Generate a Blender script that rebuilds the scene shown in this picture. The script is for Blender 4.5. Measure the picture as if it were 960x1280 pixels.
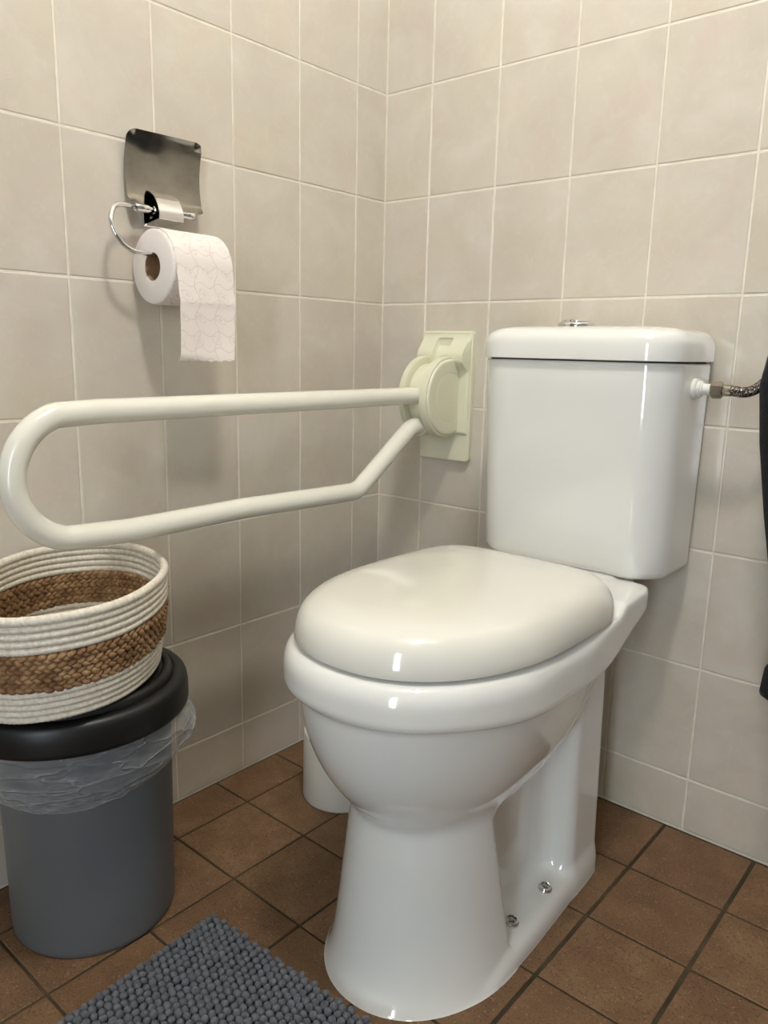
import bpy, bmesh, math, random
import numpy as np
from mathutils import Vector, Matrix, noise
random.seed(7); rng = np.random.default_rng(7)
PI = math.pi
scn = bpy.context.scene
for o in list(bpy.data.objects): bpy.data.objects.remove(o)
C = scn.collection

# ------------------------------------------------------------ camera, world, lights, exposure
cam_d = bpy.data.cameras.new('camera'); cam = bpy.data.objects.new('camera', cam_d); C.objects.link(cam)
cam_d.sensor_fit = 'VERTICAL'; cam_d.sensor_height = 36.0; cam_d.lens = 967.91 / 1280 * 36.0
cam_d.clip_start = 0.01
YAW, PIT, ROL = -0.7065, -0.2059, 0.0223
F = Vector((math.sin(YAW) * math.cos(PIT), math.cos(YAW) * math.cos(PIT), math.sin(PIT)))
R0 = F.cross(Vector((0, 0, 1))).normalized(); U0 = R0.cross(F)
Rt = R0 * math.cos(ROL) + U0 * math.sin(ROL); Up = -R0 * math.sin(ROL) + U0 * math.cos(ROL)
cam.matrix_world = Matrix(((Rt.x, Up.x, -F.x, 1.1083), (Rt.y, Up.y, -F.y, -1.2796), (Rt.z, Up.z, -F.z, 0.8160), (0, 0, 0, 1)))
scn.camera = cam
scn.view_settings.view_transform = 'Standard'; scn.view_settings.look = 'None'
scn.view_settings.gamma = 1.0; scn.view_settings.use_curve_mapping = False
scn.view_settings.exposure = 0.0
w = bpy.data.worlds.new('world'); scn.world = w; w.use_nodes = True
w.node_tree.nodes['Background'].inputs[0].default_value = (0.75, 0.82, 1.0, 1)
w.node_tree.nodes['Background'].inputs[1].default_value = 0.3
LAMP = (0.90, -0.87, 2.28); LAMP_R = 0.095; LAMP_POWER = 156.0      # globe lamp: its glass is the light (built below)
DOOR = dict(x0=1.20, x1=1.64, z1=2.05, y=-2.60); DAY = 20.0              # glazed door behind the camera
# ------------------------------------------------------------ materials
def hexc(r, g, b):
    f = lambda c: (c / 255 / 12.92) if c / 255 <= 0.04045 else ((c / 255 + 0.055) / 1.055) ** 2.4
    return (f(r), f(g), f(b), 1)

class Mat:
    def __init__(s, name, color=(0.8, 0.8, 0.8, 1), rough=0.5, metal=0.0, coat=0.0, coat_rough=0.05, spec=0.5, ior=1.5):
        s.m = bpy.data.materials.new(name); s.m.use_nodes = True
        s.n = s.m.node_tree.nodes; s.l = s.m.node_tree.links; s.b = s.n['Principled BSDF']
        s.b.inputs['Base Color'].default_value = color; s.b.inputs['Roughness'].default_value = rough
        s.b.inputs['Metallic'].default_value = metal; s.b.inputs['Coat Weight'].default_value = coat
        s.b.inputs['Coat Roughness'].default_value = coat_rough; s.b.inputs['Specular IOR Level'].default_value = spec
        s.tc = s.n.new('ShaderNodeTexCoord'); s.vec = s.tc.outputs['Object']
    def link(s, a, b): s.l.new(a, b)
    def shift(s, amt=7.0):
        oi = s.n.new('ShaderNodeObjectInfo'); mu = s.n.new('ShaderNodeMath'); mu.operation = 'MULTIPLY'; mu.inputs[1].default_value = amt * 10
        s.link(oi.outputs['Random'], mu.inputs[0]); va = s.n.new('ShaderNodeVectorMath'); va.operation = 'ADD'
        s.link(s.vec, va.inputs[0]); s.link(mu.outputs[0], va.inputs[1]); s.vec = va.outputs[0]; s.rand = oi.outputs['Random']
    def noise(s, scale, detail=3, rough=0.5, dist=0.0, vec=None):
        n = s.n.new('ShaderNodeTexNoise'); n.inputs['Scale'].default_value = scale; n.inputs['Detail'].default_value = detail
        n.inputs['Roughness'].default_value = rough; n.inputs['Distortion'].default_value = dist; s.link(vec or s.vec, n.inputs['Vector']); return n.outputs['Fac']
    def voro(s, scale, feature='F1', out='Distance'):
        n = s.n.new('ShaderNodeTexVoronoi'); n.feature = feature; n.inputs['Scale'].default_value = scale; s.link(s.vec, n.inputs['Vector']); return n.outputs[out]
    def ramp(s, fac, stops, interp='LINEAR'):
        r = s.n.new('ShaderNodeValToRGB'); r.color_ramp.interpolation = interp
        e = r.color_ramp.elements
        while len(e) < len(stops): e.new(0.5)
        for el, (p, c) in zip(e, stops): el.position = p; el.color = c if len(c) == 4 else (*c, 1)
        s.link(fac, r.inputs[0]); return r.outputs[0]
    def mix(s, fac, a, b, mode='MIX'):
        m = s.n.new('ShaderNodeMix'); m.data_type = 'RGBA'; m.blend_type = mode
        for sock, v in ((m.inputs[0], fac), (m.inputs[6], a), (m.inputs[7], b)):
            if isinstance(v, (int, float, tuple)): sock.default_value = v
            else: s.link(v, sock)
        return m.outputs[2]
    def math(s, op, a, b=0.0, c=None):
        m = s.n.new('ShaderNodeMath'); m.operation = op
        for i, v in enumerate((a, b) if c is None else (a, b, c)):
            if isinstance(v, (int, float)): m.inputs[i].default_value = v
            else: s.link(v, m.inputs[i])
        return m.outputs[0]
    def col(s, o): s.link(o, s.b.inputs['Base Color'])
    def bump(s, h, strength=0.3, dist=0.001, coat=False):
        b = s.n.new('ShaderNodeBump'); b.inputs['Strength'].default_value = strength; b.inputs['Distance'].default_value = dist
        s.link(h, b.inputs['Height']); s.link(b.outputs[0], s.b.inputs['Normal']); return b

def g(v): return (v, v, v, 1)
BL, WH = g(0), g(1)

def wall_tile_mat():
    M = Mat('glazed_wall_tile', rough=0.32, coat=0.5, coat_rough=0.07); M.shift(5)
    base = M.ramp(M.noise(9, 4, 0.55, 0.6), [(0.30, hexc(198, 188, 174)), (0.5, hexc(204, 196, 181)), (0.72, hexc(211, 204, 191))])
    pink = M.ramp(M.noise(16, 3, 0.6, 0.8), [(0.5, BL), (0.72, WH)])
    c = M.mix(M.math('MULTIPLY', pink, 0.22), base, hexc(208, 180, 166))
    yel = M.ramp(M.noise(6, 2), [(0.5, BL), (0.75, WH)])
    c = M.mix(M.math('MULTIPLY', yel, 0.25), c, hexc(203, 192, 158))
    vein = M.ramp(M.noise(24, 6, 0.7, 2.5), [(0.56, BL), (0.60, WH), (0.64, BL)])
    c = M.mix(M.math('MULTIPLY', vein, 0.16), c, hexc(228, 222, 208))
    t = M.math('MULTIPLY_ADD', M.rand, 0.07, 0.0)
    c = M.mix(t, c, hexc(172, 160, 140)); M.col(c)
    M.bump(M.noise(60, 3), 0.10, 0.0006); return M.m
def grout_mat():
    M = Mat('wall_grout', rough=0.85); M.col(M.ramp(M.noise(40, 4), [(0.3, hexc(216, 208, 190)), (0.7, hexc(232, 225, 209))]))
    M.bump(M.noise(400, 2), 0.3, 0.0005); return M.m
def floor_tile_mat():
    M = Mat('terracotta_floor_tile', rough=0.55, spec=0.35); M.shift(3)
    base = M.ramp(M.noise(14, 4, 0.6, 0.4), [(0.3, hexc(106, 80, 56)), (0.5, hexc(119, 91, 64)), (0.72, hexc(133, 104, 76))])
    c = M.mix(M.math('MULTIPLY', M.rand, 0.3), base, hexc(96, 66, 44))
    sp = M.ramp(M.voro(250), [(0.14, WH), (0.30, BL)])
    gate = M.ramp(M.noise(150, 2), [(0.50, BL), (0.58, WH)])
    c = M.mix(M.math('MULTIPLY', M.math('MULTIPLY', sp, gate), 0.65), c, hexc(178, 148, 116))
    dk = M.ramp(M.noise(320, 3, 0.6), [(0.36, WH), (0.46, BL)]); c = M.mix(M.math('MULTIPLY', dk, 0.55), c, hexc(60, 40, 26))
    pit = M.ramp(M.voro(95), [(0.07, WH), (0.12, BL)]); gate2 = M.ramp(M.noise(60, 2), [(0.56, BL), (0.62, WH)])
    c = M.mix(M.math('MULTIPLY', pit, gate2), c, hexc(45, 28, 18))
    stain = M.ramp(M.noise(7, 5, 0.65, 1.0), [(0.5, BL), (0.75, WH)]); c = M.mix(M.math('MULTIPLY', stain, 0.3), c, hexc(80, 58, 40))
    M.col(c); M.bump(M.noise(300, 3, 0.6), 0.6, 0.001); return M.m
def floor_grout_mat():
    M = Mat('floor_grout', rough=0.9); M.col(M.ramp(M.noise(11, 5, 0.6), [(0.35, hexc(48, 40, 24)), (0.55, hexc(66, 55, 36)), (0.75, hexc(100, 80, 60))]))
    M.bump(M.noise(350, 3), 0.5, 0.001); return M.m
def ceramic_mat():
    M = Mat('white_glazed_ceramic', hexc(228, 228, 222), rough=0.09, coat=0.6, coat_rough=0.02); return M.m
def plastic_mat(name, c, rough=0.18, coat=0.3):
    M = Mat(name, c, rough=rough, coat=coat, coat_rough=0.06); M.bump(M.noise(90, 2), 0.03, 0.0005); return M.m
def chrome_mat(name='chrome', c=g(0.72), rough=0.08): return Mat(name, c, rough=rough, metal=1.0).m
def steel_mat():
    M = Mat('worn_steel_plate', hexc(150, 143, 130), rough=0.2, metal=1.0)
    b = M.noise(30, 3, 0.5); c = M.ramp(b, [(0.3, hexc(138, 135, 128)), (0.7, hexc(160, 156, 147))])
    sp = M.ramp(M.voro(160), [(0.06, WH), (0.16, BL)]); ga = M.ramp(M.noise(45, 2), [(0.5, BL), (0.58, WH)])
    c = M.mix(M.math('MULTIPLY', M.math('MULTIPLY', sp, ga), 0.6), c, hexc(90, 80, 68)); M.col(c)
    M.link(M.math('MULTIPLY_ADD', b, 0.14, 0.02), M.b.inputs['Roughness']); return M.m

MAT = dict(
    tile=wall_tile_mat(), grout=grout_mat(), ftile=floor_tile_mat(), fgrout=floor_grout_mat(), ceramic=ceramic_mat(),
    lid=plastic_mat('white_seat_plastic', hexc(225, 223, 212), 0.10, 0.5),
    rail=plastic_mat('cream_coated_tube', hexc(230, 227, 213), 0.22, 0.3),
    cream=plastic_mat('cream_plastic', hexc(220, 218, 192), 0.38, 0.0),
    chrome=chrome_mat(), steel=steel_mat(), nickel=chrome_mat('dull_nickel', hexc(172, 167, 154), 0.25),
    plaster=Mat('white_plaster', hexc(205, 202, 194), rough=0.9).m, rear=Mat('grey_painted_wall', hexc(128, 130, 132), rough=0.8).m,
    white_pl=plastic_mat('white_plastic', hexc(226, 226, 218), 0.4, 0.0),
    grey_pl=plastic_mat('grey_bin_plastic', hexc(96, 99, 101), 0.42, 0.0),
    black_pl=plastic_mat('black_lid_plastic', hexc(13, 14, 14), 0.42, 0.0),
    dark=Mat('matt_near_black', g(0.01), rough=0.7).m)

# ------------------------------------------------------------ object helpers
def link(name, me, mat=None, parent=None, smooth=True):
    o = bpy.data.objects.new(name, me); C.objects.link(o)
    if mat is not None and not me.materials: me.materials.append(mat)
    if smooth and len(me.polygons): me.polygons.foreach_set('use_smooth', [True] * len(me.polygons))
    if parent: o.parent = parent
    return o
def bm_obj(name, bm, mat, parent=None, smooth=True, angle=None):
    bmesh.ops.recalc_face_normals(bm, faces=bm.faces)
    me = bpy.data.meshes.new(name); bm.to_mesh(me); bm.free()
    o = link(name, me, mat, parent, smooth)
    if angle: me.set_sharp_from_angle(angle=math.radians(angle))
    return o
def py_obj(name, vs, fs, mat, parent=None, smooth=True, angle=None):
    me = bpy.data.meshes.new(name); me.from_pydata([tuple(map(float, v)) for v in vs], [], fs); me.validate()
    b = bmesh.new(); b.from_mesh(me); bmesh.ops.recalc_face_normals(b, faces=b.faces); b.to_mesh(me); b.free()
    o = link(name, me, mat, parent, smooth)
    if angle: me.set_sharp_from_angle(angle=math.radians(angle))
    return o
def thing(name, label, cat, loc=(0, 0, 0), group=None):
    o = bpy.data.objects.new(name, None); C.objects.link(o); o.empty_display_size = 0.05
    o.location = loc; o['label'] = label; o['category'] = cat
    if group: o['group'] = group
    o['off'] = 0; del o['off']; ROOTS.append(o); return o
ROOTS = []
def tag(o, label, cat, group=None):
    o['label'] = label; o['category'] = cat
    if group: o['group'] = group
    return o
def settle():     # parts are modelled in world coordinates; give their things the base location without moving them
    for r in ROOTS:
        m = Matrix.Translation(-Vector(r.location))
        for ch in r.children: ch.matrix_parent_inverse = m
def box(bm, x0, x1, y0, y1, z0, z1, bev=0.0, seg=2):
    r = bmesh.ops.create_cube(bm, size=1.0); vs = r['verts']
    for v in vs: v.co = Vector(((x0 + x1) / 2 + v.co.x * (x1 - x0), (y0 + y1) / 2 + v.co.y * (y1 - y0), (z0 + z1) / 2 + v.co.z * (z1 - z0)))
    if bev:
        es = list({e for v in vs for e in v.link_edges}); bmesh.ops.bevel(bm, geom=es, offset=bev, segments=seg, affect='EDGES', profile=0.5)
def boxo(name, dims, mat, parent=None, bev=0.0, seg=2):
    bm = bmesh.new(); box(bm, *dims, bev=bev, seg=seg); return bm_obj(name, bm, mat, parent, smooth=bool(bev), angle=40 if bev else None)
def rings_mesh(rings, cap0=True, cap1=True, closed_loop=False):
    n = len(rings[0]); vs = [v for r in rings for v in r]; fs = []
    m = len(rings)
    for i in range(m if closed_loop else m - 1):
        a, b = i * n, ((i + 1) % m) * n
        for j in range(n): k = (j + 1) % n; fs.append((a + j, a + k, b + k, b + j))
    if not closed_loop:
        if cap0: fs.append(tuple(range(n - 1, -1, -1)))
        if cap1: fs.append(tuple(range((m - 1) * n, m * n)))
    return vs, fs
def fillet_path(pts, radii, seg=10):
    P = [Vector(p) for p in pts]; out = [P[0]]
    for i in range(1, len(P) - 1):
        a, b, c = P[i - 1], P[i], P[i + 1]; u, v = (a - b).normalized(), (c - b).normalized()
        ang = u.angle(v)
        if radii[i] <= 0 or ang > PI - 0.01: out.append(b); continue
        d = radii[i] / math.tan(ang / 2); d = min(d, (a - b).length * 0.49, (c - b).length * 0.49); r = d * math.tan(ang / 2)
        ctr = b + (u + v).normalized() * (r / math.sin(ang / 2)); p0, p1 = b + u * d, b + v * d
        e0, e1 = (p0 - ctr), (p1 - ctr); tot = e0.angle(e1)
        for k in range(seg + 1):
            t = k / seg; out.append(ctr + (e0 * math.sin((1 - t) * tot) + e1 * math.sin(t * tot)) / math.sin(tot))
    out.append(P[-1]); return out
def tube(path, r, n=16, rfun=None, closed=False):
    P = [Vector(p) for p in path]; m = len(P); T = []
    for i in range(m):
        if closed: t = P[(i + 1) % m] - P[i - 1]
        else: t = P[min(i + 1, m - 1)] - P[max(i - 1, 0)]
        T.append(t.normalized())
    up = Vector((0, 0, 1)) if abs(T[0].z) < 0.9 else Vector((1, 0, 0))
    N = (up - T[0] * up.dot(T[0])).normalized(); rings = []
    s = 0.0
    for i in range(m):
        N = (N - T[i] * N.dot(T[i])).normalized(); B = T[i].cross(N)
        if i: s += (P[i] - P[i - 1]).length
        rings.append([P[i] + (N * math.cos(a) + B * math.sin(a)) * (r if rfun is None else rfun(s, a)) for a in (2 * PI * k / n for k in range(n))])
    return rings_mesh(rings, closed_loop=closed)
def lathe(profile, centre, axis='Z', n=48, ax=None):   # profile: (radius, height) pairs along axis
    c = Vector(centre)
    if ax is None: ax = {'X': Vector((1, 0, 0)), 'Y': Vector((0, 1, 0)), 'Z': Vector((0, 0, 1))}[axis]
    ax = ax.normalized(); up = Vector((0, 0, 1)) if abs(ax.z) < 0.9 else Vector((1, 0, 0)); N = (up - ax * up.dot(ax)).normalized(); B = ax.cross(N)
    rings = [[c + ax * h + (N * math.cos(a) + B * math.sin(a)) * max(r, 1e-5) for a in (2 * PI * k / n for k in range(n))] for r, h in profile]
    return rings_mesh(rings)

# ------------------------------------------------------------ the room: tile sizes from the joints of the photograph
TW, TH, JT = 0.1520, 0.2030, 0.0030        # wall tile pitch, joint
BH = 0.0988                                 # height of the cut bottom row
LP, RP = 0.0870, 0.1149                     # first cut column on the left and on the back wall
HC = BH + 12 * TH                           # ceiling height
def struct(o): o['kind'] = 'structure'; return o
floor = struct(boxo('floor', (-0.1, 2.4, -2.7, 0.1, -0.1, -0.0022), MAT['fgrout']))
wl = struct(boxo('wall_left', (-0.1, -0.0010, -2.7, 0.1, -0.0022, HC), MAT['grout']))
wb = struct(boxo('wall_back', (-0.0010, 2.4, 0.0010, 0.1, -0.0022, HC), MAT['grout']))
wr = struct(boxo('wall_right', (2.30, 2.4, -2.7, 0.001, -0.0022, HC), MAT['rear']))
bm = bmesh.new(); W = DOOR
box(bm, -0.001, W['x0'], -2.7, -2.6, -0.0022, HC); box(bm, W['x1'], 2.30, -2.7, -2.6, -0.0022, HC)
box(bm, W['x0'], W['x1'], -2.7, -2.6, W['z1'], HC)
wf = struct(bm_obj('wall_front', bm, MAT['rear'], smooth=False))
ce = struct(boxo('ceiling', (-0.1, 2.4, -2.7, 0.1, HC, HC + 0.1), MAT['plaster']))

def tile_mesh(a, b, depth=0.004, bev=0.0013):      # lies in XY, front face up, centred
    x, y = a / 2, b / 2; q = bev
    vs = [(-x, -y, -depth), (x, -y, -depth), (x, y, -depth), (-x, y, -depth), (-x, -y, -q * 0.6), (x, -y, -q * 0.6), (x, y, -q * 0.6), (-x, y, -q * 0.6),
          (-x + q, -y + q, 0), (x - q, -y + q, 0), (x - q, y - q, 0), (-x + q, y - q, 0)]
    fs = [(8, 9, 10, 11)] + [(4 + i, 4 + (i + 1) % 4, 8 + (i + 1) % 4, 8 + i) for i in range(4)] + [(i, (i + 1) % 4, 4 + (i + 1) % 4, 4 + i) for i in range(4)]
    return vs, fs
TM = {}
def tile_me(name, a, b, mat, depth, bev):
    k = (name, round(a, 4), round(b, 4))
    if k not in TM:
        vs, fs = tile_mesh(a, b, depth, bev); me = bpy.data.meshes.new(name); me.from_pydata(vs, [], fs); me.materials.append(mat); TM[k] = me
    return TM[k]
def put_tile(name, me, M, parent):
    o = bpy.data.objects.new(name, me); C.objects.link(o); o.parent = parent
    j = Matrix.Rotation(random.gauss(0, 0.0012), 4, 'X') @ Matrix.Rotation(random.gauss(0, 0.0012), 4, 'Y')
    o.matrix_world = M @ j @ Matrix.Translation((0, 0, random.uniform(-0.00015, 0.00015))); return o
zr = [(0.0015, BH)] + [(BH + i * TH, BH + (i + 1) * TH) for i in range(12)]
ML = Matrix(((0, 0, 1, 0), (1, 0, 0, 0), (0, 1, 0, 0), (0, 0, 0, 1)))     # local x->world y, y->z, z->x
MB = Matrix(((1, 0, 0, 0), (0, 0, -1, 0), (0, 1, 0, 0), (0, 0, 0, 1)))    # local x->x, y->z, z->-y
yc = [(0.0, LP)] + [(LP + i * TW, LP + (i + 1) * TW) for i in range(17)]
for a, b in yc:
    if b > 2.6: b = 2.6
    if b - a < 0.02: continue
    for z0, z1 in zr:
        me = tile_me('tile', b - a - JT, z1 - z0 - JT, MAT['tile'], 0.004, 0.0014)
        M = ML.copy(); M.translation = (0, -(a + b) / 2, (z0 + z1) / 2); put_tile('tile', me, M, wl)
xc_ = [(0.0, RP)] + [(RP + i * TW, RP + (i + 1) * TW) for i in range(15)]
for a, b in xc_:
    b = min(b, 2.298)
    if b - a < 0.02: continue
    for z0, z1 in zr:
        me = tile_me('tile', b - a - JT, z1 - z0 - JT, MAT['tile'], 0.004, 0.0014)
        M = MB.copy(); M.translation = ((a + b) / 2, 0, (z0 + z1) / 2); put_tile('tile', me, M, wb)
FS = 0.1500
xs = [0.0] + [0.0944 + i * FS for i in range(16)] ; ys = [0.0] + [0.163 - 0.003 + i * FS for i in range(18)]
xs = [x for x in xs if x < 2.27] + [2.3]; ys = [y for y in ys if y < 2.57] + [2.6]
for xa, xb in zip(xs, xs[1:]):
    for ya, yb in zip(ys, ys[1:]):
        gx = 0.0045 if xb < 0.6 else 0.0060
        e0 = 0.002 if xa == 0 else 0; e1 = 0.004 if ya == 0 else 0
        me = tile_me('floor_tile', xb - xa - gx - e0, yb - ya - 0.0042 - e1, MAT['ftile'], 0.004, 0.0012)
        M = Matrix.Translation(((xa + xb + e0) / 2, -(ya + yb + e1) / 2, 0)); put_tile('tile', me, M, floor)

# glazed door in the wall behind the camera: frame, rails and bright frosted panes
wn = struct(bpy.data.objects.new('door_1', None)); C.objects.link(wn); wn.location = (W['x0'], -2.65, 0)
wpl = MAT['white_pl']; x0, x1, z1 = W['x0'], W['x1'], W['z1']
bm = bmesh.new()
for d in ((x0, x0 + .10, -2.66, -2.62, 0, z1), (x1 - .10, x1, -2.66, -2.62, 0, z1), (x0 + .10, x1 - .10, -2.66, -2.62, 0, .22), (x0 + .10, x1 - .10, -2.66, -2.62, z1 - .12, z1)): box(bm, *d)
bm_obj('door_frame', bm, wpl, wn, smooth=False)
for z in (0.78, 1.34): boxo('glazing_bar', (x0 + .10, x1 - .10, -2.655, -2.625, z, z + .035), wpl, wn)
PM = Mat('daylit_frosted_glass', g(0.8), rough=0.4); PM.b.inputs['Emission Color'].default_value = (0.82, 0.91, 1, 1); PM.b.inputs['Emission Strength'].default_value = DAY
for a, b in ((.22, .78), (.815, 1.34), (1.375, z1 - .12)): boxo('pane', (x0 + .10, x1 - .10, -2.645, -2.635, a, b), PM.m, wn)
v, f = tube(fillet_path([(x0 + .05, -2.62, 1.02), (x0 + .05, -2.57, 1.02), (x0 + .16, -2.57, 1.02)], [0, .012, 0], 6), 0.009, 12); py_obj('door_handle', v, f, MAT['chrome'], wn)
for ch in wn.children: ch.matrix_parent_inverse = Matrix.Translation(-Vector(wn.location))

# globe lamp hanging from the ceiling (outside the frame, gives the room its light)
t = thing('ceiling_lamp', 'round white glass globe lamp hanging from the ceiling', 'lamp', (LAMP[0], LAMP[1], HC))
v, f = lathe([(0.0, HC), (0.06, HC), (0.06, HC - 0.03), (0.01, HC - 0.04), (0.01, LAMP[2] + LAMP_R + .02), (0.035, LAMP[2] + LAMP_R + .015), (0.035, LAMP[2] + LAMP_R - .01), (0, LAMP[2] + LAMP_R - .01)], (LAMP[0], LAMP[1], 0)); py_obj('lamp_mount', v, f, wpl, t, angle=40)
EM = Mat('lamp_glass', g(0.8), rough=0.3); EM.b.inputs['Emission Color'].default_value = (1, .968, .925, 1); EM.b.inputs['Emission Strength'].default_value = LAMP_POWER
v, f = lathe([(LAMP_R * math.sin(a), LAMP[2] - LAMP_R * math.cos(a)) for a in np.linspace(0.0, 2.78, 20)], (LAMP[0], LAMP[1], 0), n=32); py_obj('lamp_globe', v, f, EM.m, t)

# ------------------------------------------------------------ toilet pan: distance field + surface nets
XC = 0.533
def ss(a, b, x): t = np.clip((x - a) / (b - a), 0, 1); return t * t * (3 - 2 * t)
def smax(a, b, k): h = np.maximum(k - np.abs(a - b), 0) / k; return np.maximum(a, b) + h * h * k / 4
def smin(a, b, k): return -smax(-a, -b, k)
def ringd(X, Y, a, yc, bf, bb, nf, nb):
    fr = Y < yc; b = np.where(fr, bf, bb); n = np.where(fr, nf, nb); ax = np.abs(X) / a; ay = np.abs(Y - yc) / b
    rho = (ax ** n + ay ** n) ** (1 / n) + 1e-9; L = np.sqrt(X * X + (Y - yc) ** 2)
    return np.minimum((rho - 1) * np.maximum(L / rho, 0.02), 0.2)
def rbox(X, Y, hx, y0, y1, r):
    qx = np.abs(X) - hx + r; qy = np.abs(Y - (y0 + y1) / 2) - (y1 - y0) / 2 + r
    return np.sqrt(np.maximum(qx, 0) ** 2 + np.maximum(qy, 0) ** 2) + np.minimum(np.maximum(qx, qy), 0) - r
def pan(P):
    X, Y, Z = P[..., 0] - XC, P[..., 1], P[..., 2]; I = np.interp
    # rim
    a = 0.176 - 0.018 * ss(-0.42, -0.16, Y); d = ringd(X, Y, a, -0.47, 0.235, 0.322, 2.28, 16)
    zt = 0.462 + 0.013 * ss(-0.30, -0.26, Y); zl = 0.396 + 0.011 * ss(-0.50, -0.66, Y) + 0.040 * ss(-0.35, -0.155, Y)
    kt = 0.030 - 0.020 * ss(-0.42, -0.29, Y)
    rim = smax(smax(d, Z - zt, kt), zl - Z, 0.012)
    # neck under the cistern
    neck = smax(smax(rbox(X, Y, 0.085, -0.30, -0.04, 0.02), Z - 0.4735, 0.01), 0.30 + 0.5 * (Y + 0.2) - Z, 0.02)
    # bowl
    s_ = np.sqrt(np.clip(1 - ((0.42 - np.minimum(Z, 0.42)) / 0.240) ** 2, 0.15, 1))
    bowl = ringd(X, Y, 0.159 * s_, -0.47, 0.223 * s_, 0.30 * s_, 2.12, 2.5); bowl = smax(smax(bowl, Z - 0.43, 0.01), 0.217 - Z, 0.012)
    # front column
    cz = [0, 0.02, 0.05, 0.10, 0.145, 0.21, 0.26]; Xc = X + XC - I(Z, [0, 0.26], [0.541, 0.535])
    zq = np.clip(Z, 0, 0.26); ca = 0.1245 - 0.093 * zq + 0.0055 * np.exp(-zq / 0.018); cf = 0.157 - 0.150 * zq + 0.013 * np.exp(-zq / 0.020) - 0.08 * np.maximum(zq - 0.19, 0)
    colm = ringd(Xc, Y, ca, -0.49, cf, 0.08, 2.08, 6); yb = I(Z, [0, 0.24], [-0.468, -0.497])
    colm = smax(smax(colm, Y - yb, 0.009), Z - 0.27, 0.03)
    # inner wall, rear pillar, foot
    wall = smax(rbox(X, Y, 0.070, -0.52, -0.20, 0.01), Z - 0.42, 0.01)
    pil = smax(rbox(X - 0.004, Y, 0.117 - 0.022 * Z, -0.292, -0.192, 0.018), Z - 0.43, 0.01)
    foot = ringd(X - 0.0105, Y, 0.1275 - 0.0115 * ss(-0.48, -0.2, Y), -0.49, 0.150, 0.298, 2.1, 12)
    foot = smax(foot, Z - (0.034 + 0.10 * np.maximum(0.115 - np.abs(X), 0)) * ss(-0.60, -0.47, Y), 0.028)
    f = smin(smin(wall, pil, 0.040), foot, 0.022); f = smin(f, colm, 0.006)
    f = smin(f, bowl, 0.020); f = smin(f, rim, 0.012); f = smin(f, neck, 0.02)
    return f
def surface_net(fn, lo, hi, h):
    ax = [np.arange(lo[i], hi[i] + h, h) for i in range(3)]; G = np.stack(np.meshgrid(*ax, indexing='ij'), -1); V = fn(G); S = V < 0
    nx, ny, nz = V.shape; cnt = np.zeros((nx - 1, ny - 1, nz - 1), int)
    for i in (0, 1):
        for j in (0, 1):
            for k in (0, 1): cnt += S[i:nx - 1 + i, j:ny - 1 + j, k:nz - 1 + k]
    act = np.argwhere((cnt > 0) & (cnt < 8)); idx = -np.ones(cnt.shape, int); idx[tuple(act.T)] = np.arange(len(act))
    acc = np.zeros((len(act), 3)); num = np.zeros(len(act)); cor = [(i, j, k) for i in (0, 1) for j in (0, 1) for k in (0, 1)]
    for c in cor:
        for d in range(3):
            if c[d]: continue
            e = list(c); e[d] = 1; A = act + c; B = act + e; va, vb = V[tuple(A.T)], V[tuple(B.T)]; m = (va < 0) != (vb < 0)
            t = np.where(m, va / np.where(m, va - vb, 1), 0); p = A.astype(float); p[:, d] += t; acc[m] += p[m]; num[m] += 1
    pts = np.array(lo) + acc / num[:, None] * h
    for _ in range(3):
        e = 5e-4; v0 = fn(pts); gr = np.stack([(fn(pts + np.eye(3)[d] * e) - fn(pts - np.eye(3)[d] * e)) / (2 * e) for d in range(3)], -1)
        st = -v0[:, None] * gr / np.maximum((gr ** 2).sum(1), 0.15)[:, None]; pts = pts + np.clip(st, -h * 0.5, h * 0.5)
    faces = []
    for d in range(3):
        o1, o2 = [(1, 2), (2, 0), (0, 1)][d]; s0 = [slice(1, -1)] * 3; s0[d] = slice(0, -1); s1 = list(s0); s1[d] = slice(1, None)
        ch = S[tuple(s0)] != S[tuple(s1)]; base = np.argwhere(ch); off = np.ones(3, int); off[d] = 0; base = base + off
        q = []
        for (u, v_) in ((0, 0), (1, 0), (1, 1), (0, 1)):
            b = base.copy(); b[:, o1] -= u; b[:, o2] -= v_; q.append(idx[tuple(b.T)])
        q = np.stack(q, 1); fl = S[tuple(base.T)]; q[~fl] = q[~fl][:, ::-1]; faces.append(q)
    return pts, np.concatenate(faces)
toilet = thing('toilet', 'white ceramic floor-standing toilet with closed lid and cistern against the tiled wall', 'toilet', (XC, -0.42, 0))
pts, fcs = surface_net(pan, (XC - 0.19, -0.725, -0.012), (XC + 0.19, -0.02, 0.49), 0.004)
pts[:, 2] = np.maximum(pts[:, 2], 0.0005)
py_obj('pan', pts, [tuple(int(i) for i in q) for q in fcs], MAT['ceramic'], toilet)

def egg(a, yc, bf, bb, nf, nb, z, inset=0.0, n=480):
    out = []
    for i in range(n):
        t = 2 * PI * i / n; c, s = math.cos(t), math.sin(t); fr = s < 0; b = bf if fr else bb; k = nf if fr else nb
        aa, b = a - inset, b - inset
        r = (abs(c / aa) ** k + abs(s / b) ** k) ** (-1 / k) if True else 0
        out.append((XC + c * r, yc + s * r, z))
    return out
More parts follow.
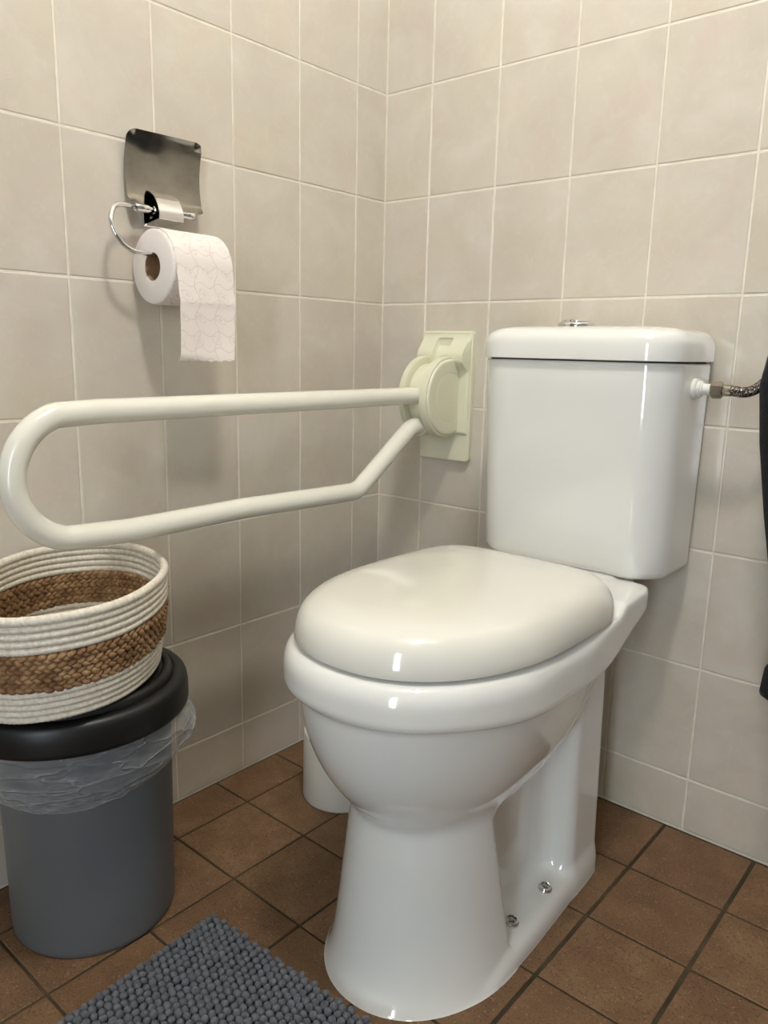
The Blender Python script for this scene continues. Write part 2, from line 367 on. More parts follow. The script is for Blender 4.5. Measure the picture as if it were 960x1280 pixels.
# seat ring and lid
LP_ = dict(a=0.1715, yc=-0.45, bf=0.241, bb=0.192, nf=2.25, nb=5)
def eggl(inset, z, zf=None):
    return [(x, y, z) for x, y, _ in egg(z=z, inset=inset, **LP_)]
py_obj('seat', *rings_mesh([eggl(0.020, 0.4555), eggl(0.017, 0.457), eggl(0.017, 0.466), eggl(0.020, 0.467)]), MAT['lid'], toilet, angle=40)
prof_ = [(0.016, 0.4695), (0.006, 0.4665), (0.001, 0.467), (0.0, 0.470), (0.0005, 0.478), (0.003, 0.486), (0.007, 0.493), (0.013, 0.500), (0.021, 0.5055), (0.032, 0.5095), (0.046, 0.5125), (0.062, 0.5145), (0.085, 0.516), (0.11, 0.517), (0.135, 0.5175), (0.15, 0.5175)]
prof = [(0.016, 0.4680), (0.005, 0.4640), (0.0005, 0.4650), (0.0, 0.468), (0.0005, 0.476), (0.0025, 0.486), (0.006, 0.4945), (0.011, 0.502), (0.018, 0.5080), (0.027, 0.5125), (0.038, 0.5160), (0.052, 0.5183), (0.072, 0.5200), (0.10, 0.5210), (0.13, 0.5213), (0.155, 0.5213)]
def lid_ring_(i, z):
    # the back edge of the lid is cut almost square: pull the rounding back out there
    out = []
    for x, y, z_ in eggl(i, z):
        out.append((x, y + 0.55 * min(i, 0.03) * float(ss(-0.40, -0.31, y)), z_))
    return out
py_obj('seat_lid', *rings_mesh([lid_ring_(i, z) for i, z in prof]), MAT['lid'], toilet, angle=60)
for s in (-1, 1):
    v, f = lathe([(0, -0.03), (0.013, -0.03), (0.014, -0.028), (0.014, 0.028), (0.013, 0.03), (0, 0.03)], (XC + s * 0.07, -0.262, 0.4895), 'X', 24)
    py_obj('hinge', v, f, MAT['lid'], toilet, angle=40)
# cistern
def rrect(x0, x1, y0, y1, rf, rb, z, inset=0.0, seg=12, crown=0.0):
    x0 += inset; x1 -= inset; y0 += inset; y1 -= inset * 0.6; rf = max(rf - inset * 0.5, 0.004); out = []
    for cx, cy, r, a0 in ((x1 - rf, y0 + rf, rf, -90), (x1 - rb, y1 - rb, rb, 0), (x0 + rb, y1 - rb, rb, 90), (x0 + rf, y0 + rf, rf, 180)):
        for k in range(seg + 1):
            a = math.radians(a0 + 90 * k / seg); out.append([cx + r * math.cos(a), cy + r * math.sin(a), z])
    # front edge between left and right corner, slightly crowned
    last, first = out[-1], out[0]
    for k in range(1, 10):
        t = k / 10; out.append([last[0] + (first[0] - last[0]) * t, last[1] - crown * math.sin(PI * t) * 0, z])
    if crown:
        xm, hw = (x0 + x1) / 2, (x1 - x0) / 2
        for p in out:
            wgt = max(0.0, 1 - (p[1] - y0) / 0.06); p[1] -= crown * wgt * (1 - ((p[0] - xm) / hw) ** 2)
    return [tuple(p) for p in out]
TX0, TX1, TYB = 0.361, 0.696, -0.014
def tank_ring(z, inset=0.0):
    t = (z - 0.476) / 0.33; yf = -0.160 - 0.020 * t; x0 = TX0 + 0.003 * (1 - t); x1 = TX1 - 0.004 * (1 - t)
    return rrect(x0, x1, yf, TYB, 0.055, 0.014, z, inset, crown=0.006)
zs = [(0.4755, 0.016), (0.4765, 0.010), (0.479, 0.005), (0.484, 0.0015), (0.490, 0)] + [(0.49 + i * 0.0395, 0) for i in range(1, 8)] + [(0.802, 0), (0.8055, 0.001), (0.8065, 0.004)]
py_obj('cistern', *rings_mesh([tank_ring(z, i) for z, i in zs]), MAT['ceramic'], toilet, angle=60)
py_obj('lid_seam', *rings_mesh([tank_ring(0.8062, 0.006), tank_ring(0.8095, 0.006)]), MAT['dark'], toilet, angle=60)  # near-black ring filling the gap between cistern and its lid
def lid_ring(z, inset=0.0): return rrect(TX0 - 0.003, TX1 + 0.003, -0.186, TYB + 0.004, 0.056, 0.014, z, inset, crown=0.007)
lz = [(0.8098, 0.006), (0.8085, 0.002), (0.8095, 0), (0.815, 0), (0.832, 0.0), (0.840, 0.002), (0.847, 0.006), (0.852, 0.012), (0.8555, 0.020), (0.858, 0.031), (0.8595, 0.045), (0.8605, 0.06), (0.861, 0.075)]
py_obj('cistern_lid', *rings_mesh([lid_ring(z, i) for z, i in lz]), MAT['ceramic'], toilet, angle=60)
bx, by = 0.514, -0.122
v, f = lathe([(0, 0.858), (0.0300, 0.858), (0.0300, 0.8625), (0.0275, 0.8655), (0.0235, 0.8665), (0.0225, 0.8655)], (bx, by, 0)); fb = py_obj('flush_button', v, f, MAT['chrome'], toilet, angle=40)
for s, r_ in ((-1, 0.0215), (1, 0.0215)):
    rg = []
    for sc_, z in ((1.0, 0.864), (1.0, 0.8675), (0.93, 0.8692), (0.6, 0.8702)):
        ring = [(bx + s * 0.0008, by - r_ * sc_, z)]
        ring = [(bx + s * (0.0008 + max(0, math.cos(a)) * r_ * sc_), by + math.sin(a) * r_ * sc_, z) for a in np.linspace(-PI / 2, PI / 2, 20)]
        rg.append(ring)
    py_obj('button_half', *rings_mesh(rg), MAT['chrome'], fb, angle=40)
# mounting bolts on the foot
def pan_n(p):
    p = np.array(p); e = 1e-3; gq = np.array([pan(p + np.eye(3)[d] * e) - pan(p - np.eye(3)[d] * e) for d in range(3)]); return Vector(gq / np.linalg.norm(gq))
for (x, y) in ((0.640, -0.436), (0.640, -0.342)):
    z = 0.15
    while pan(np.array([x, y, z])) > 0: z -= 0.0005
    n_ = (pan_n((x, y, z)) + Vector((0, 0, 0.6))).normalized()
    v, f = lathe([(0, -0.002), (0.0104, -0.002), (0.0108, 0.0), (0.0105, 0.0045), (0.0094, 0.0062), (0.0074, 0.0066), (0.0068, 0.0045), (0.0066, 0.0035), (0, 0.0035)], (x, y, z), ax=n_, n=24)
    b_ = py_obj('bolt', v, f, MAT['chrome'], toilet, angle=30)
    b_['label'] = 'chrome fixing bolt'
    v, f = lathe([(0, 0.003), (0.0045, 0.0035), (0.0042, 0.0056), (0.0030, 0.0066), (0, 0.0068)], (x, y, z), ax=n_, n=6); py_obj('bolt_head', v, f, MAT['nickel'], b_, angle=30)
# inlet fitting on the right side of the cistern
IY, IZ = -0.088, 0.7695
ix = TX1 - 0.001
v, f = lathe([(0, -0.004), (0.0150, -0.004), (0.0158, 0.0), (0.0152, 0.006), (0.0125, 0.0075), (0.0125, 0.012), (0.0105, 0.013), (0.0105, 0.0145), (0.0085, 0.0155), (0.0082, 0.034), (0, 0.034)], (ix, IY, IZ), 'X', 24)
py_obj('inlet_connector', v, f, MAT['white_pl'], toilet, angle=40)
hose = thing('water_hose', 'braided steel water hose with hex nut screwed to the right side of the cistern', 'hose', (0.725, IY, IZ))
v, f = lathe([(0.0, 0.026), (0.0105, 0.026), (0.0125, 0.028), (0.0125, 0.040), (0.0105, 0.0425), (0, 0.0425)], (ix, IY, IZ), 'X', 6); py_obj('hex_nut', v, f, MAT['nickel'], hose, angle=30)
v, f = lathe([(0, 0.042), (0.0075, 0.042), (0.0085, 0.044), (0.0085, 0.053), (0.0085, 0.055), (0, 0.055)], (ix, IY, IZ), 'X', 20); py_obj('ferrule', v, f, MAT['nickel'], hose, angle=30)
BM_ = Mat('braided_steel', hexc(150, 145, 138), rough=0.28, metal=0.9)
red = BM_.ramp(BM_.voro(420), [(0.1, hexc(205, 202, 196)), (0.5, hexc(74, 64, 60))]); BM_.col(red)
hp = fillet_path([(ix + 0.053, IY, IZ), (ix + 0.080, IY, IZ - 0.003), (ix + 0.104, IY + 0.006, IZ + 0.020), (ix + 0.145, IY + 0.042, IZ + 0.075), (ix + 0.165, -0.03, IZ + 0.125)], [0, .03, .03, .04, 0], 14)
# resample the hose
def resample(path, step):
    P = [Vector(p) for p in path]; out = [P[0].copy()]; acc = 0.0
    for a, b in zip(P, P[1:]):
        L = (b - a).length; s = step - acc
        while s <= L: out.append(a.lerp(b, s / L)); s += step
        acc = (acc + L) % step if L else acc
        acc = L - (s - step)
    out.append(P[-1].copy()); return out
hp = resample(hp, 0.0006)
def braid(s, a):
    return 0.0068 + 0.00045 * (math.copysign(abs(math.sin(6 * a + s * 900)) ** 0.6, 1) + abs(math.sin(6 * a - s * 900)) ** 0.6)
v, f = tube(hp, 0.007, 48, braid); py_obj('braided_sleeve', v, f, BM_.m, hose)
v, f = lathe([(0, 0.0), (0.024, 0.0), (0.024, -0.003), (0.010, -0.006), (0.010, -0.045), (0, -0.045)], (ix + 0.165, 0, IZ + 0.14), 'Y', 24); py_obj('wall_valve', v, f, MAT['chrome'], hose, angle=40)

# ------------------------------------------------------------ folding grab rail
rail = thing('grab_rail', 'cream fold-down grab rail with looped tube mounted left of the cistern', 'rail', (0.18, 0, 0.60))
CR = MAT['cream']
def plate_grid():
    # wall plate with a slot pressed into its top: extruded outline with a hole
    bm = bmesh.new(); x0, x1, z0, z1 = 0.119, 0.241, 0.600, 0.856
    def ring(y, ins):
        q = []; r = 0.008
        for cx, cz, a0 in ((x1 - r, z0 + r, -90), (x1 - r, z1 - r, 0), (x0 + r, z1 - r, 90), (x0 + r, z0 + r, 180)):
            for k in range(5):
                a = math.radians(a0 + 22.5 * k); q.append((cx + (r - ins) * math.cos(a), y, cz + (r - ins) * math.sin(a)))
        return q
    return rings_mesh([ring(-0.0002, 0), ring(-0.010, 0), ring(-0.013, 0.003)])
py_obj('wall_plate', *plate_grid(), CR, rail, angle=35)
def extrude_x(outline, x0, x1, bev=0.0015):     # outline: (y, z) list
    c = np.mean(outline, 0)
    def rg(x, s): return [(x, c[0] + (y - c[0]) * s, c[1] + (z - c[1]) * s) for y, z in outline]
    k = 1 - bev / 0.06
    return rings_mesh([rg(x0, k), rg(x0 + bev, 1), rg(x1 - bev, 1), rg(x1, k)])
# raised upper cover, sloping back to the wall at the top, with an arched slot
def arch(x):
    return x
bm = bmesh.new()
ux = [0.123, 0.160, 0.1655, 0.1945, 0.200, 0.237]; uz = [0.66, 0.835, 0.840, 0.850]
def cover_y(z): return -0.013 - 0.026 * (1 - ss(0.80, 0.853, z)) * 1.0
NX, NZ = 60, 90; vs, fs = [], []
X_ = np.linspace(0.121, 0.239, NX); Z_ = np.linspace(0.655, 0.8545, NZ)
for k, z in enumerate(Z_):
    for i, x in enumerate(X_):
        dx = abs(x - 0.180); y = -0.0125 - 0.024 * (1 - float(ss(0.806, 0.853, z))) * (1 - 0.80 * float(ss(0.800, 0.775, z)) * float(ss(0.028, 0.036, dx))); top = 0.840 - 2.2 * dx * dx / 0.018 * 0.25
        slot = float(ss(0.0190, 0.0165, dx) * ss(0.843, 0.839, z + 6 * dx * dx)) if z > 0.70 else 0
        e = min(x - X_[0], X_[-1] - x, Z_[-1] - z, z - Z_[0]); y = -0.012 + (y + 0.012) * float(ss(-0.001, 0.004, e)) + 0.013 * slot
        y = min(y, -0.0122); vs.append((x, y, z))
for k in range(NZ - 1):
    for i in range(NX - 1): a = k * NX + i; fs.append((a, a + 1, a + NX + 1, a + NX))
n0 = len(vs); border = [i for i in range(NX)] + [k * NX + NX - 1 for k in range(1, NZ)] + [(NZ - 1) * NX + i for i in range(NX - 2, -1, -1)] + [k * NX for k in range(NZ - 2, 0, -1)]
for b in border: vs.append((vs[b][0], -0.010, vs[b][2]))
for q in range(len(border)): r_ = (q + 1) % len(border); fs.append((border[q], border[r_], n0 + r_, n0 + q))
py_obj('front_cover', vs, fs, CR, rail, angle=50)
RC = (-0.046, 0.7285)
def disc(xa, xb, R, face, name):     # cheek with its rear cut at the wall plate
    def rg(x, r):
        q = []
        for k in range(72):
            a = 2 * PI * k / 72; y = RC[0] + r * math.cos(a); z = RC[1] + r * 1.06 * math.sin(a); q.append((x, min(y, -0.013), z))
        return q
    s = 1 if face > 0 else -1; A, B = (xa, xb) if s > 0 else (xb, xa)
    pr = [(A, R - 0.002), (A + s * 0.001, R), (B - s * 0.005, R), (B - s * 0.0035, R - 0.0015), (B - s * 0.0035, R - 0.0045), (B - s * 0.001, R - 0.006), (B, R - 0.009), (B, R * 0.625), (B - s * 0.0005, R * 0.615), (B - s * 0.0005, R * 0.600), (B, R * 0.590), (B, 0.002)]
    return py_obj(name, *rings_mesh([rg(x, r) for x, r in pr]), CR, rail, angle=15)
disc(0.197, 0.217, 0.0735, 1, 'pivot_cheek'); disc(0.143, 0.160, 0.0735, -1, 'pivot_cheek')
# hub between the cheeks
hub = []
for k in range(40):
    a = 2 * PI * k / 40; hub.append((min(RC[0] - 0.002 + 0.058 * math.cos(a), -0.013), RC[1] + 0.064 * math.sin(a)))
py_obj('hub', *extrude_x(hub, 0.1605, 0.1965), CR, rail, angle=35)
pp = [(0.18, -0.060, 0.7325), (0.18, -0.30, 0.7320), (0.18, -0.62, 0.7315), (0.18, -0.762, 0.7310)]
arc = [(0.18, -0.7955 - 0.0805 * math.sin(t), 0.6515 + 0.0805 * math.cos(t)) for t in np.linspace(0.28, PI - 0.22, 36)]
low = [(0.18, -0.724, 0.5685), (0.18, -0.53, 0.5715), (0.18, -0.268, 0.5665), (0.18, -0.118, 0.6735), (0.18, -0.050, 0.6745)]
path = fillet_path(pp + arc + low, [0, 0, 0, 0.12] + [0] * len(arc) + [0.12, 0, 0.055, 0.045, 0], 12)
py_obj('rail_tube', *tube(path, 0.0161, 28), MAT['rail'], rail, angle=60)
for (y, z) in ((-0.100, 0.7325), ):
    v, f = lathe([(0.0162, -0.002), (0.0185, -0.001), (0.0185, 0.004), (0.0162, 0.005)], (0.18, y, z), 'Y', 28)
v, f = lathe([(0, 0.0), (0.0195, 0.0), (0.0205, 0.002), (0.0205, 0.035), (0, 0.035)], (0.18, -0.102, 0.7325), 'Y', 28); py_obj('tube_socket', v, f, CR, rail, angle=40)
v, f = lathe([(0, 0.0), (0.0185, 0.0), (0.0195, 0.002), (0.0195, 0.03), (0, 0.03)], (0.18, -0.094, 0.6740), 'Y', 28); py_obj('tube_socket', v, f, CR, rail, angle=40)

# ------------------------------------------------------------ toilet paper holder and roll
hold = thing('paper_holder', 'chrome wall paper holder with curved steel cover plate and wire hook', 'holder', (0.0, -0.537, 1.0))
def plate():
    NY, NZ = 28, 30; y0, y1, z0, z1 = -0.6015, -0.4735, 1.0205, 1.1285; vs = []; fs = []
    for side in (0, 1):
        for k in range(NZ):
            for i in range(NY):
                u, w_ = i / (NY - 1), k / (NZ - 1); y = y0 + (y1 - y0) * u; z = z0 + (z1 - z0) * w_
                r = 0.014; cy = min(max(y, y0 + r), y1 - r); cz = min(max(z, z0 + r), z1 - r); dy, dz = y - cy, z - cz
                if abs(dy) > 1e-6 and abs(dz) > 1e-6:
                    m = max(abs(dy), abs(dz)); L = math.hypot(dy, dz); y, z = cy + dy / L * m, cz + dz / L * m
                x = 0.006 + 0.034 * (2 * (w_ - 0.45)) ** 2 * 0.28 + 0.0005
                x += 0.008 * u
                if w_ < 0.14: x += 0.006 * ((0.14 - w_) / 0.14) ** 1.5
                vs.append((x + (0.0012 if side else 0), y, z))
    n = NY * NZ
    for k in range(NZ - 1):
        for i in range(NY - 1):
            a = k * NY + i; fs.append((a, a + 1, a + NY + 1, a + NY)); fs.append((n + a, n + a + NY, n + a + NY + 1, n + a + 1))
    bd = list(range(NY)) + [k * NY + NY - 1 for k in range(1, NZ)] + [(NZ - 1) * NY + i for i in range(NY - 2, -1, -1)] + [k * NY for k in range(NZ - 2, 0, -1)]
    for q in range(len(bd)): a, b = bd[q], bd[(q + 1) % len(bd)]; fs.append((a, b, n + b, n + a))
    return vs, fs
py_obj('cover_plate', *plate(), MAT['steel'], hold, angle=50)
def sheet_profile(pr, th, y0, y1):      # profile (x,z) swept along y with thickness
    P = [Vector((x, 0, z)) for x, z in pr]; off = []
    for i in range(len(P)):
        t = (P[min(i + 1, len(P) - 1)] - P[max(i - 1, 0)]).normalized(); off.append(P[i] + Vector((t.z, 0, -t.x)) * th)
    loop = P + off[::-1]; return rings_mesh([[(p.x, y, p.z) for p in loop] for y in (y0, y1)])
pr = [(0.006, 1.047), (0.012, 1.0465), (0.020, 1.044), (0.029, 1.039), (0.036, 1.032), (0.041, 1.023), (0.0445, 1.015), (0.045, 1.013), (0.045, 1.0035), (0.044, 1.0025), (0.006, 0.9965)]
py_obj('clamp_cover', *sheet_profile(pr, 0.0014, -0.569, -0.526), MAT['chrome'], hold, angle=35)
boxo('back_plate', (0.0002, 0.006, -0.572, -0.523, 0.994, 1.049), MAT['chrome'], hold, 0.001)
v, f = lathe([(0, -0.030), (0.0052, -0.030), (0.006, -0.029), (0.006, -0.009), (0.0045, -0.008), (0.0045, 0.0), (0.0055, 0.001), (0.0055, 0.060), (0.0062, 0.061), (0.0062, 0.072), (0.005, 0.073), (0, 0.073)], (0.031, -0.571, 1.016), 'Y', 20)
py_obj('hinge_pin', v, f, MAT['chrome'], hold, angle=40)
hk = fillet_path([(0.031, -0.595, 1.0165), (0.033, -0.636, 1.0165), (0.046, -0.655, 0.985), (0.054, -0.632, 0.9508), (0.058, -0.59, 0.9475), (0.058, -0.505, 0.9475)], [0, .022, .035, .03, .03, 0], 12)
py_obj('wire_hook', *tube(hk, 0.0036, 16), MAT['chrome'], hold)
RX, RZ, RR, RY0, RY1 = 0.0585, 0.9305, 0.0545, -0.594, -0.489
def paper_mat():
    M = Mat('embossed_toilet_paper', hexc(236, 226, 220), rough=0.95, spec=0.15)
    sx = M.n.new('ShaderNodeSeparateXYZ'); M.link(M.vec, sx.inputs[0]); Y_, Z_ = sx.outputs[1], sx.outputs[2]
    def lines(u, v, amp, per, pitch, wid):
        q = M.math('ADD', M.math('DIVIDE', u, pitch), M.math('MULTIPLY', M.math('SINE', M.math('MULTIPLY', v, 2 * PI / per)), amp))
        d = M.math('ABSOLUTE', M.math('SUBTRACT', M.math('FRACT', q), 0.5)); return M.ramp(d, [(0.0, WH), (wid, WH), (wid * 2.2, BL)])
    l1 = lines(Z_, Y_, 0.16, 0.034, 0.0235, 0.016); l2 = lines(Y_, Z_, 0.13, 0.047, 0.036, 0.011)
    cb = M.n.new('ShaderNodeCombineXYZ'); M.link(M.math('MULTIPLY_ADD', Z_, 1.0, 0.012), cb.inputs[2]); M.link(M.math('MULTIPLY_ADD', Z_, 0.8, M.math('ADD', Y_, 0.0)), cb.inputs[1])
    vd = M.n.new('ShaderNodeTexVoronoi'); vd.inputs['Scale'].default_value = 30; vd.inputs['Randomness'].default_value = 0.12; M.link(cb.outputs[0], vd.inputs['Vector'])
    l3 = M.ramp(vd.outputs['Distance'], [(0.05, BL), (0.08, WH), (0.11, BL), (0.19, BL), (0.215, WH), (0.24, BL)])
    gm = M.n.new('ShaderNodeNewGeometry'); sn = M.n.new('ShaderNodeSeparateXYZ'); M.link(gm.outputs['True Normal'], sn.inputs[0])
    side = M.ramp(M.math('ABSOLUTE', sn.outputs[1]), [(0.5, WH), (0.8, BL)])
    h = M.math('MULTIPLY', M.math('MAXIMUM', M.math('MAXIMUM', l1, l2), l3), side); fine = M.noise(900, 2)
    M.col(M.mix(M.math('MULTIPLY', h, 0.38), hexc(236, 227, 220), hexc(206, 178, 172)))
    M.bump(M.math('SUBTRACT', M.math('MULTIPLY', fine, 0.10), M.math('MULTIPLY', h, 0.9)), 0.45, 0.0008); return M.m
PAP = paper_mat()
roll = thing('toilet_roll', 'white embossed toilet paper roll hanging on the chrome hook', 'toilet paper', (RX, (RY0 + RY1) / 2, RZ - RR))
rg = []
def rr(y, r, wob=0.0): return [(RX + r * math.cos(a), y, RZ + r * math.sin(a)) for a in (2 * PI * k / 72 for k in range(72))]
v, f = rings_mesh([rr(RY0, 0.0205), rr(RY0, 0.051), rr(RY0 + 0.0015, RR - 0.0008), rr(RY0 + 0.004, RR), rr(RY1 - 0.004, RR), rr(RY1 - 0.0015, RR - 0.0008), rr(RY1, 0.051), rr(RY1, 0.0205)], closed_loop=True)
py_obj('paper', v, f, PAP, roll, angle=60)
CBM = Mat('cardboard', hexc(150, 118, 88), rough=0.9); CBM.bump(CBM.noise(300, 2), 0.2, 0.0005)
v, f = rings_mesh([rr(RY0 + 0.001, 0.0207), rr(RY0 + 0.001, 0.0195), rr(RY1 - 0.001, 0.0195), rr(RY1 - 0.001, 0.0207)], closed_loop=True); py_obj('cardboard_core', v, f, CBM.m, roll, angle=40)
def loose_sheet():
    NA, NY = 90, 26; vs, fs = [], []; R = RR + 0.0008
    for side in (0, 1):
        off = 0.0005 * side
        for i in range(NA):
            s = i / (NA - 1)
            for j in range(NY):
                u = j / (NY - 1); y = RY0 + 0.004 + (RY1 - RY0 - 0.003) * u
                if s < 0.42:
                    a = math.radians(118 - 118 * (s / 0.42)); x, z = RX + (R + off) * math.cos(a), RZ + (R + off) * math.sin(a)
                else:
                    q = (s - 0.42) / 0.58; z = RZ - q * 0.139; wave = 0.0022 * math.sin(q * 5.5) + 0.0020 * math.sin(u * 5 + q * 3) * q
                    x = RX + R + off + 0.006 * q + wave + 0.0012 * math.exp(-((q - 0.36) / 0.05) ** 2)
                    y += 0.004 * q * math.sin(q * 2.5) - 0.010 * q * q * (0.3 + u * 0.4)
                    if q > 0.9: x -= 0.006 * ((q - 0.9) / 0.1) ** 2 * (1 - u); z += 0.0012 * math.sin(u * 40) * (q - 0.9) * 10 + 0.010 * u * (q - 0.9) * 10 * 0.35
                vs.append((x, y, z))
    n = NA * NY
    for i in range(NA - 1):
        for j in range(NY - 1):
            a = i * NY + j; fs.append((a, a + 1, a + NY + 1, a + NY)); fs.append((n + a, n + a + NY, n + a + NY + 1, n + a + 1))
    bd = list(range(NY)) + [k * NY + NY - 1 for k in range(1, NA)] + [(NA - 1) * NY + i for i in range(NY - 2, -1, -1)] + [k * NY for k in range(NA - 2, 0, -1)]
    for q in range(len(bd)): a, b = bd[q], bd[(q + 1) % len(bd)]; fs.append((a, b, n + b, n + a))
    return vs, fs
py_obj('loose_sheet', *loose_sheet(), PAP, roll, angle=70)

# ------------------------------------------------------------ bin, liner, basket
bin_ = thing('waste_bin', 'round grey plastic waste bin with black lid and clear liner by the left wall', 'bin', (0.136, -0.780, 0))
BC = (0.1345, -0.7805)
GB = MAT['grey_pl']
pr = [(0.0, 0.002), (0.106, 0.002), (0.108, 0.0005), (0.1115, 0.001), (0.1130, 0.004), (0.1135, 0.010), (0.1140, 0.06), (0.1150, 0.14), (0.1165, 0.22), (0.118, 0.335), (0.121, 0.345), (0.116, 0.345), (0.113, 0.20), (0.108, 0.008), (0.0, 0.008)]
v, f = lathe(pr, (BC[0], BC[1], 0), n=96); py_obj('bin_body', v, f, GB, bin_, angle=50)
LC = (0.1555, -0.806)
BLK = MAT['black_pl']
pr = [(0.130, 0.336), (0.1495, 0.3335), (0.1515, 0.335), (0.1522, 0.340), (0.1520, 0.356), (0.1508, 0.3660), (0.1490, 0.3705), (0.1455, 0.3740), (0.1410, 0.3755), (0.1370, 0.3760), (0.1345, 0.3755), (0.1335, 0.3735), (0.1325, 0.3735), (0.1310, 0.3795), (0.1285, 0.3835), (0.1245, 0.3845), (0.1200, 0.3840), (0.1180, 0.3815), (0.1150, 0.3820), (0.0, 0.3825)]
v, f = lathe(pr, (LC[0], LC[1], 0), n=120); py_obj('bin_lid', v, f, BLK, bin_, angle=50)
# liner: crumpled clear film hanging out below the lid
def liner():
    NA, NZ = 420, 34; vs, fs = [], []
    for k in range(NZ):
        q = k / (NZ - 1)
        for i in range(NA):
            a = 2 * PI * i / NA; ca, sa = math.cos(a), math.sin(a)
            cx = LC[0] + (BC[0] - LC[0]) * q; cy = LC[1] + (BC[1] - LC[1]) * q
            r = 0.139 + 0.0155 * math.sin(min(q * 1.5, 1.0) * PI * 0.5) - 0.021 * max(0, (q - 0.55) / 0.45) ** 1.6
            zb = 0.250 - 0.018 * math.cos(a - math.radians(-75)) + 0.003 * math.sin(3 * a)
            z = 0.346 + (zb - 0.346) * q
            n1 = noise.noise(Vector((ca * 3.2, sa * 3.2, z * 16 + a * 0.6))); n2 = noise.noise(Vector((ca * 8, sa * 8, z * 30 - 5)))
            n3 = 1.3 * abs(noise.noise(Vector((ca * 2.4 + 3, sa * 2.4, z * 42 + ca * 2 + sa)))) ; env = min(1, q * 3 + 0.1)
            r += (0.0045 * n1 + 0.0022 * n2 - 0.006 * n3 + 0.002) * env * (1 - 0.55 * max(0, (q - 0.8) / 0.2))
            r += 0.003 * math.exp(-((q - 0.74) / 0.03) ** 2) * (0.4 + 0.6 * n1)
            x = cx + r * ca; x = max(x, 0.0035); y = cy + r * sa
            vs.append((x, y, z))
    for k in range(NZ - 1):
        for i in range(NA): j = (i + 1) % NA; fs.append((k * NA + i, k * NA + j, (k + 1) * NA + j, (k + 1) * NA + i))
    return vs, fs
LM = Mat('clear_plastic_film', hexc(228, 232, 234), rough=0.16, coat=0.0)
nt = LM.n; out = nt['Material Output']; tr = nt.new('ShaderNodeBsdfTransparent'); tr.inputs[0].default_value = (0.93, 0.94, 0.95, 1)
mx = nt.new('ShaderNodeMixShader'); lw = nt.new('ShaderNodeLayerWeight'); lw.inputs['Blend'].default_value = 0.35
fac = LM.math('MULTIPLY_ADD', lw.outputs['Facing'], 0.42, -0.02); fac = LM.math('ADD', fac, LM.math('MULTIPLY', LM.noise(45, 4, 0.6, 1.0), 0.14))
LM.link(fac, mx.inputs[0]); LM.link(tr.outputs[0], mx.inputs[1]); LM.link(LM.b.outputs[0], mx.inputs[2]); LM.link(mx.outputs[0], out.inputs['Surface'])
mp = LM.n.new('ShaderNodeMapping'); mp.inputs['Scale'].default_value = (0.6, 0.6, 2.6); mp.inputs['Rotation'].default_value = (0.25, 0.2, 0); LM.link(LM.vec, mp.inputs['Vector'])
v1 = LM.n.new('ShaderNodeTexVoronoi'); v1.feature = 'DISTANCE_TO_EDGE'; v1.inputs['Scale'].default_value = 17
wn_ = LM.n.new('ShaderNodeTexNoise'); wn_.inputs['Scale'].default_value = 22; LM.link(mp.outputs[0], wn_.inputs['Vector'])
va_ = LM.n.new('ShaderNodeVectorMath'); va_.operation = 'MULTIPLY_ADD'; va_.inputs[1].default_value = (0.05, 0.05, 0.05); LM.link(wn_.outputs['Color'], va_.inputs[0]); LM.link(mp.outputs[0], va_.inputs[2]); LM.link(va_.outputs[0], v1.inputs['Vector'])
cre = LM.ramp(v1.outputs['Distance'], [(0.0, WH), (0.05, g(0.25)), (0.3, BL)])
LM.bump(LM.math('ADD', cre, LM.math('MULTIPLY', LM.noise(40, 3, 0.6, 1.5), 1.3)), 0.9, 0.005)
LM.link(LM.math('ADD', fac, LM.math('MULTIPLY', cre, 0.22)), mx.inputs[0])
lin = py_obj('bin_liner', *liner(), LM.m, bin_)
lin['label'] = 'crumpled clear plastic liner'

bas = thing('rope_basket', 'oval white cotton rope basket with a brown seagrass band standing on the black bin lid', 'basket', (0.160, -0.809, 0.384))
WR = Mat('white_cotton_rope', hexc(226, 219, 202), rough=0.95, spec=0.1); WR.col(WR.ramp(WR.noise(200, 3), [(0.3, hexc(208, 199, 180)), (0.65, hexc(232, 226, 212))])); WR.bump(WR.noise(1200, 2), 0.4, 0.0005)
SG = Mat('seagrass', hexc(150, 105, 62), rough=0.7, spec=0.3)
c1 = SG.ramp(SG.noise(45, 2, 0.5), [(0.3, hexc(118, 86, 58)), (0.5, hexc(152, 118, 82)), (0.7, hexc(182, 150, 110))]); c2 = SG.noise(600, 2)
SG.col(SG.mix(SG.math('MULTIPLY', c2, 0.3), c1, hexc(84, 54, 30))); SG.bump(SG.noise(500, 3), 0.5, 0.001)
ZB, ZT = 0.3875, 0.5215
E1, E2 = Vector((0.7105, -0.7037, 0)), Vector((0.7037, 0.7105, 0))
def oval(z):
    q = (z - ZB) / (ZT - ZB); bul = 0.003 * math.sin(PI * min(max(q, 0), 1))
    cx, cy = 0.1555 + 0.010 * q, -0.8105 + 0.004 * q; return cx, cy, 0.1555 + 0.0165 * q + bul, 0.1135 + 0.0045 * q + bul
def oval_pt(z, t, inset=0.0):
    cx, cy, a, b = oval(z); p = Vector((cx, cy, z)) + E1 * ((a - inset) * math.cos(t)) + E2 * ((b - inset) * math.sin(t))
    return p
def oval_path(z, m, inset=0.0, lift=None):
    return [oval_pt(z + (lift(2 * PI * i / m) if lift else 0), 2 * PI * i / m, inset) for i in range(m)]
pw, pg = 0.0083, 0.0118
rows = []; z = ZB + pw / 2
for i in range(5): rows.append(('w', z)); z += pw
z += -pw / 2 + pg / 2
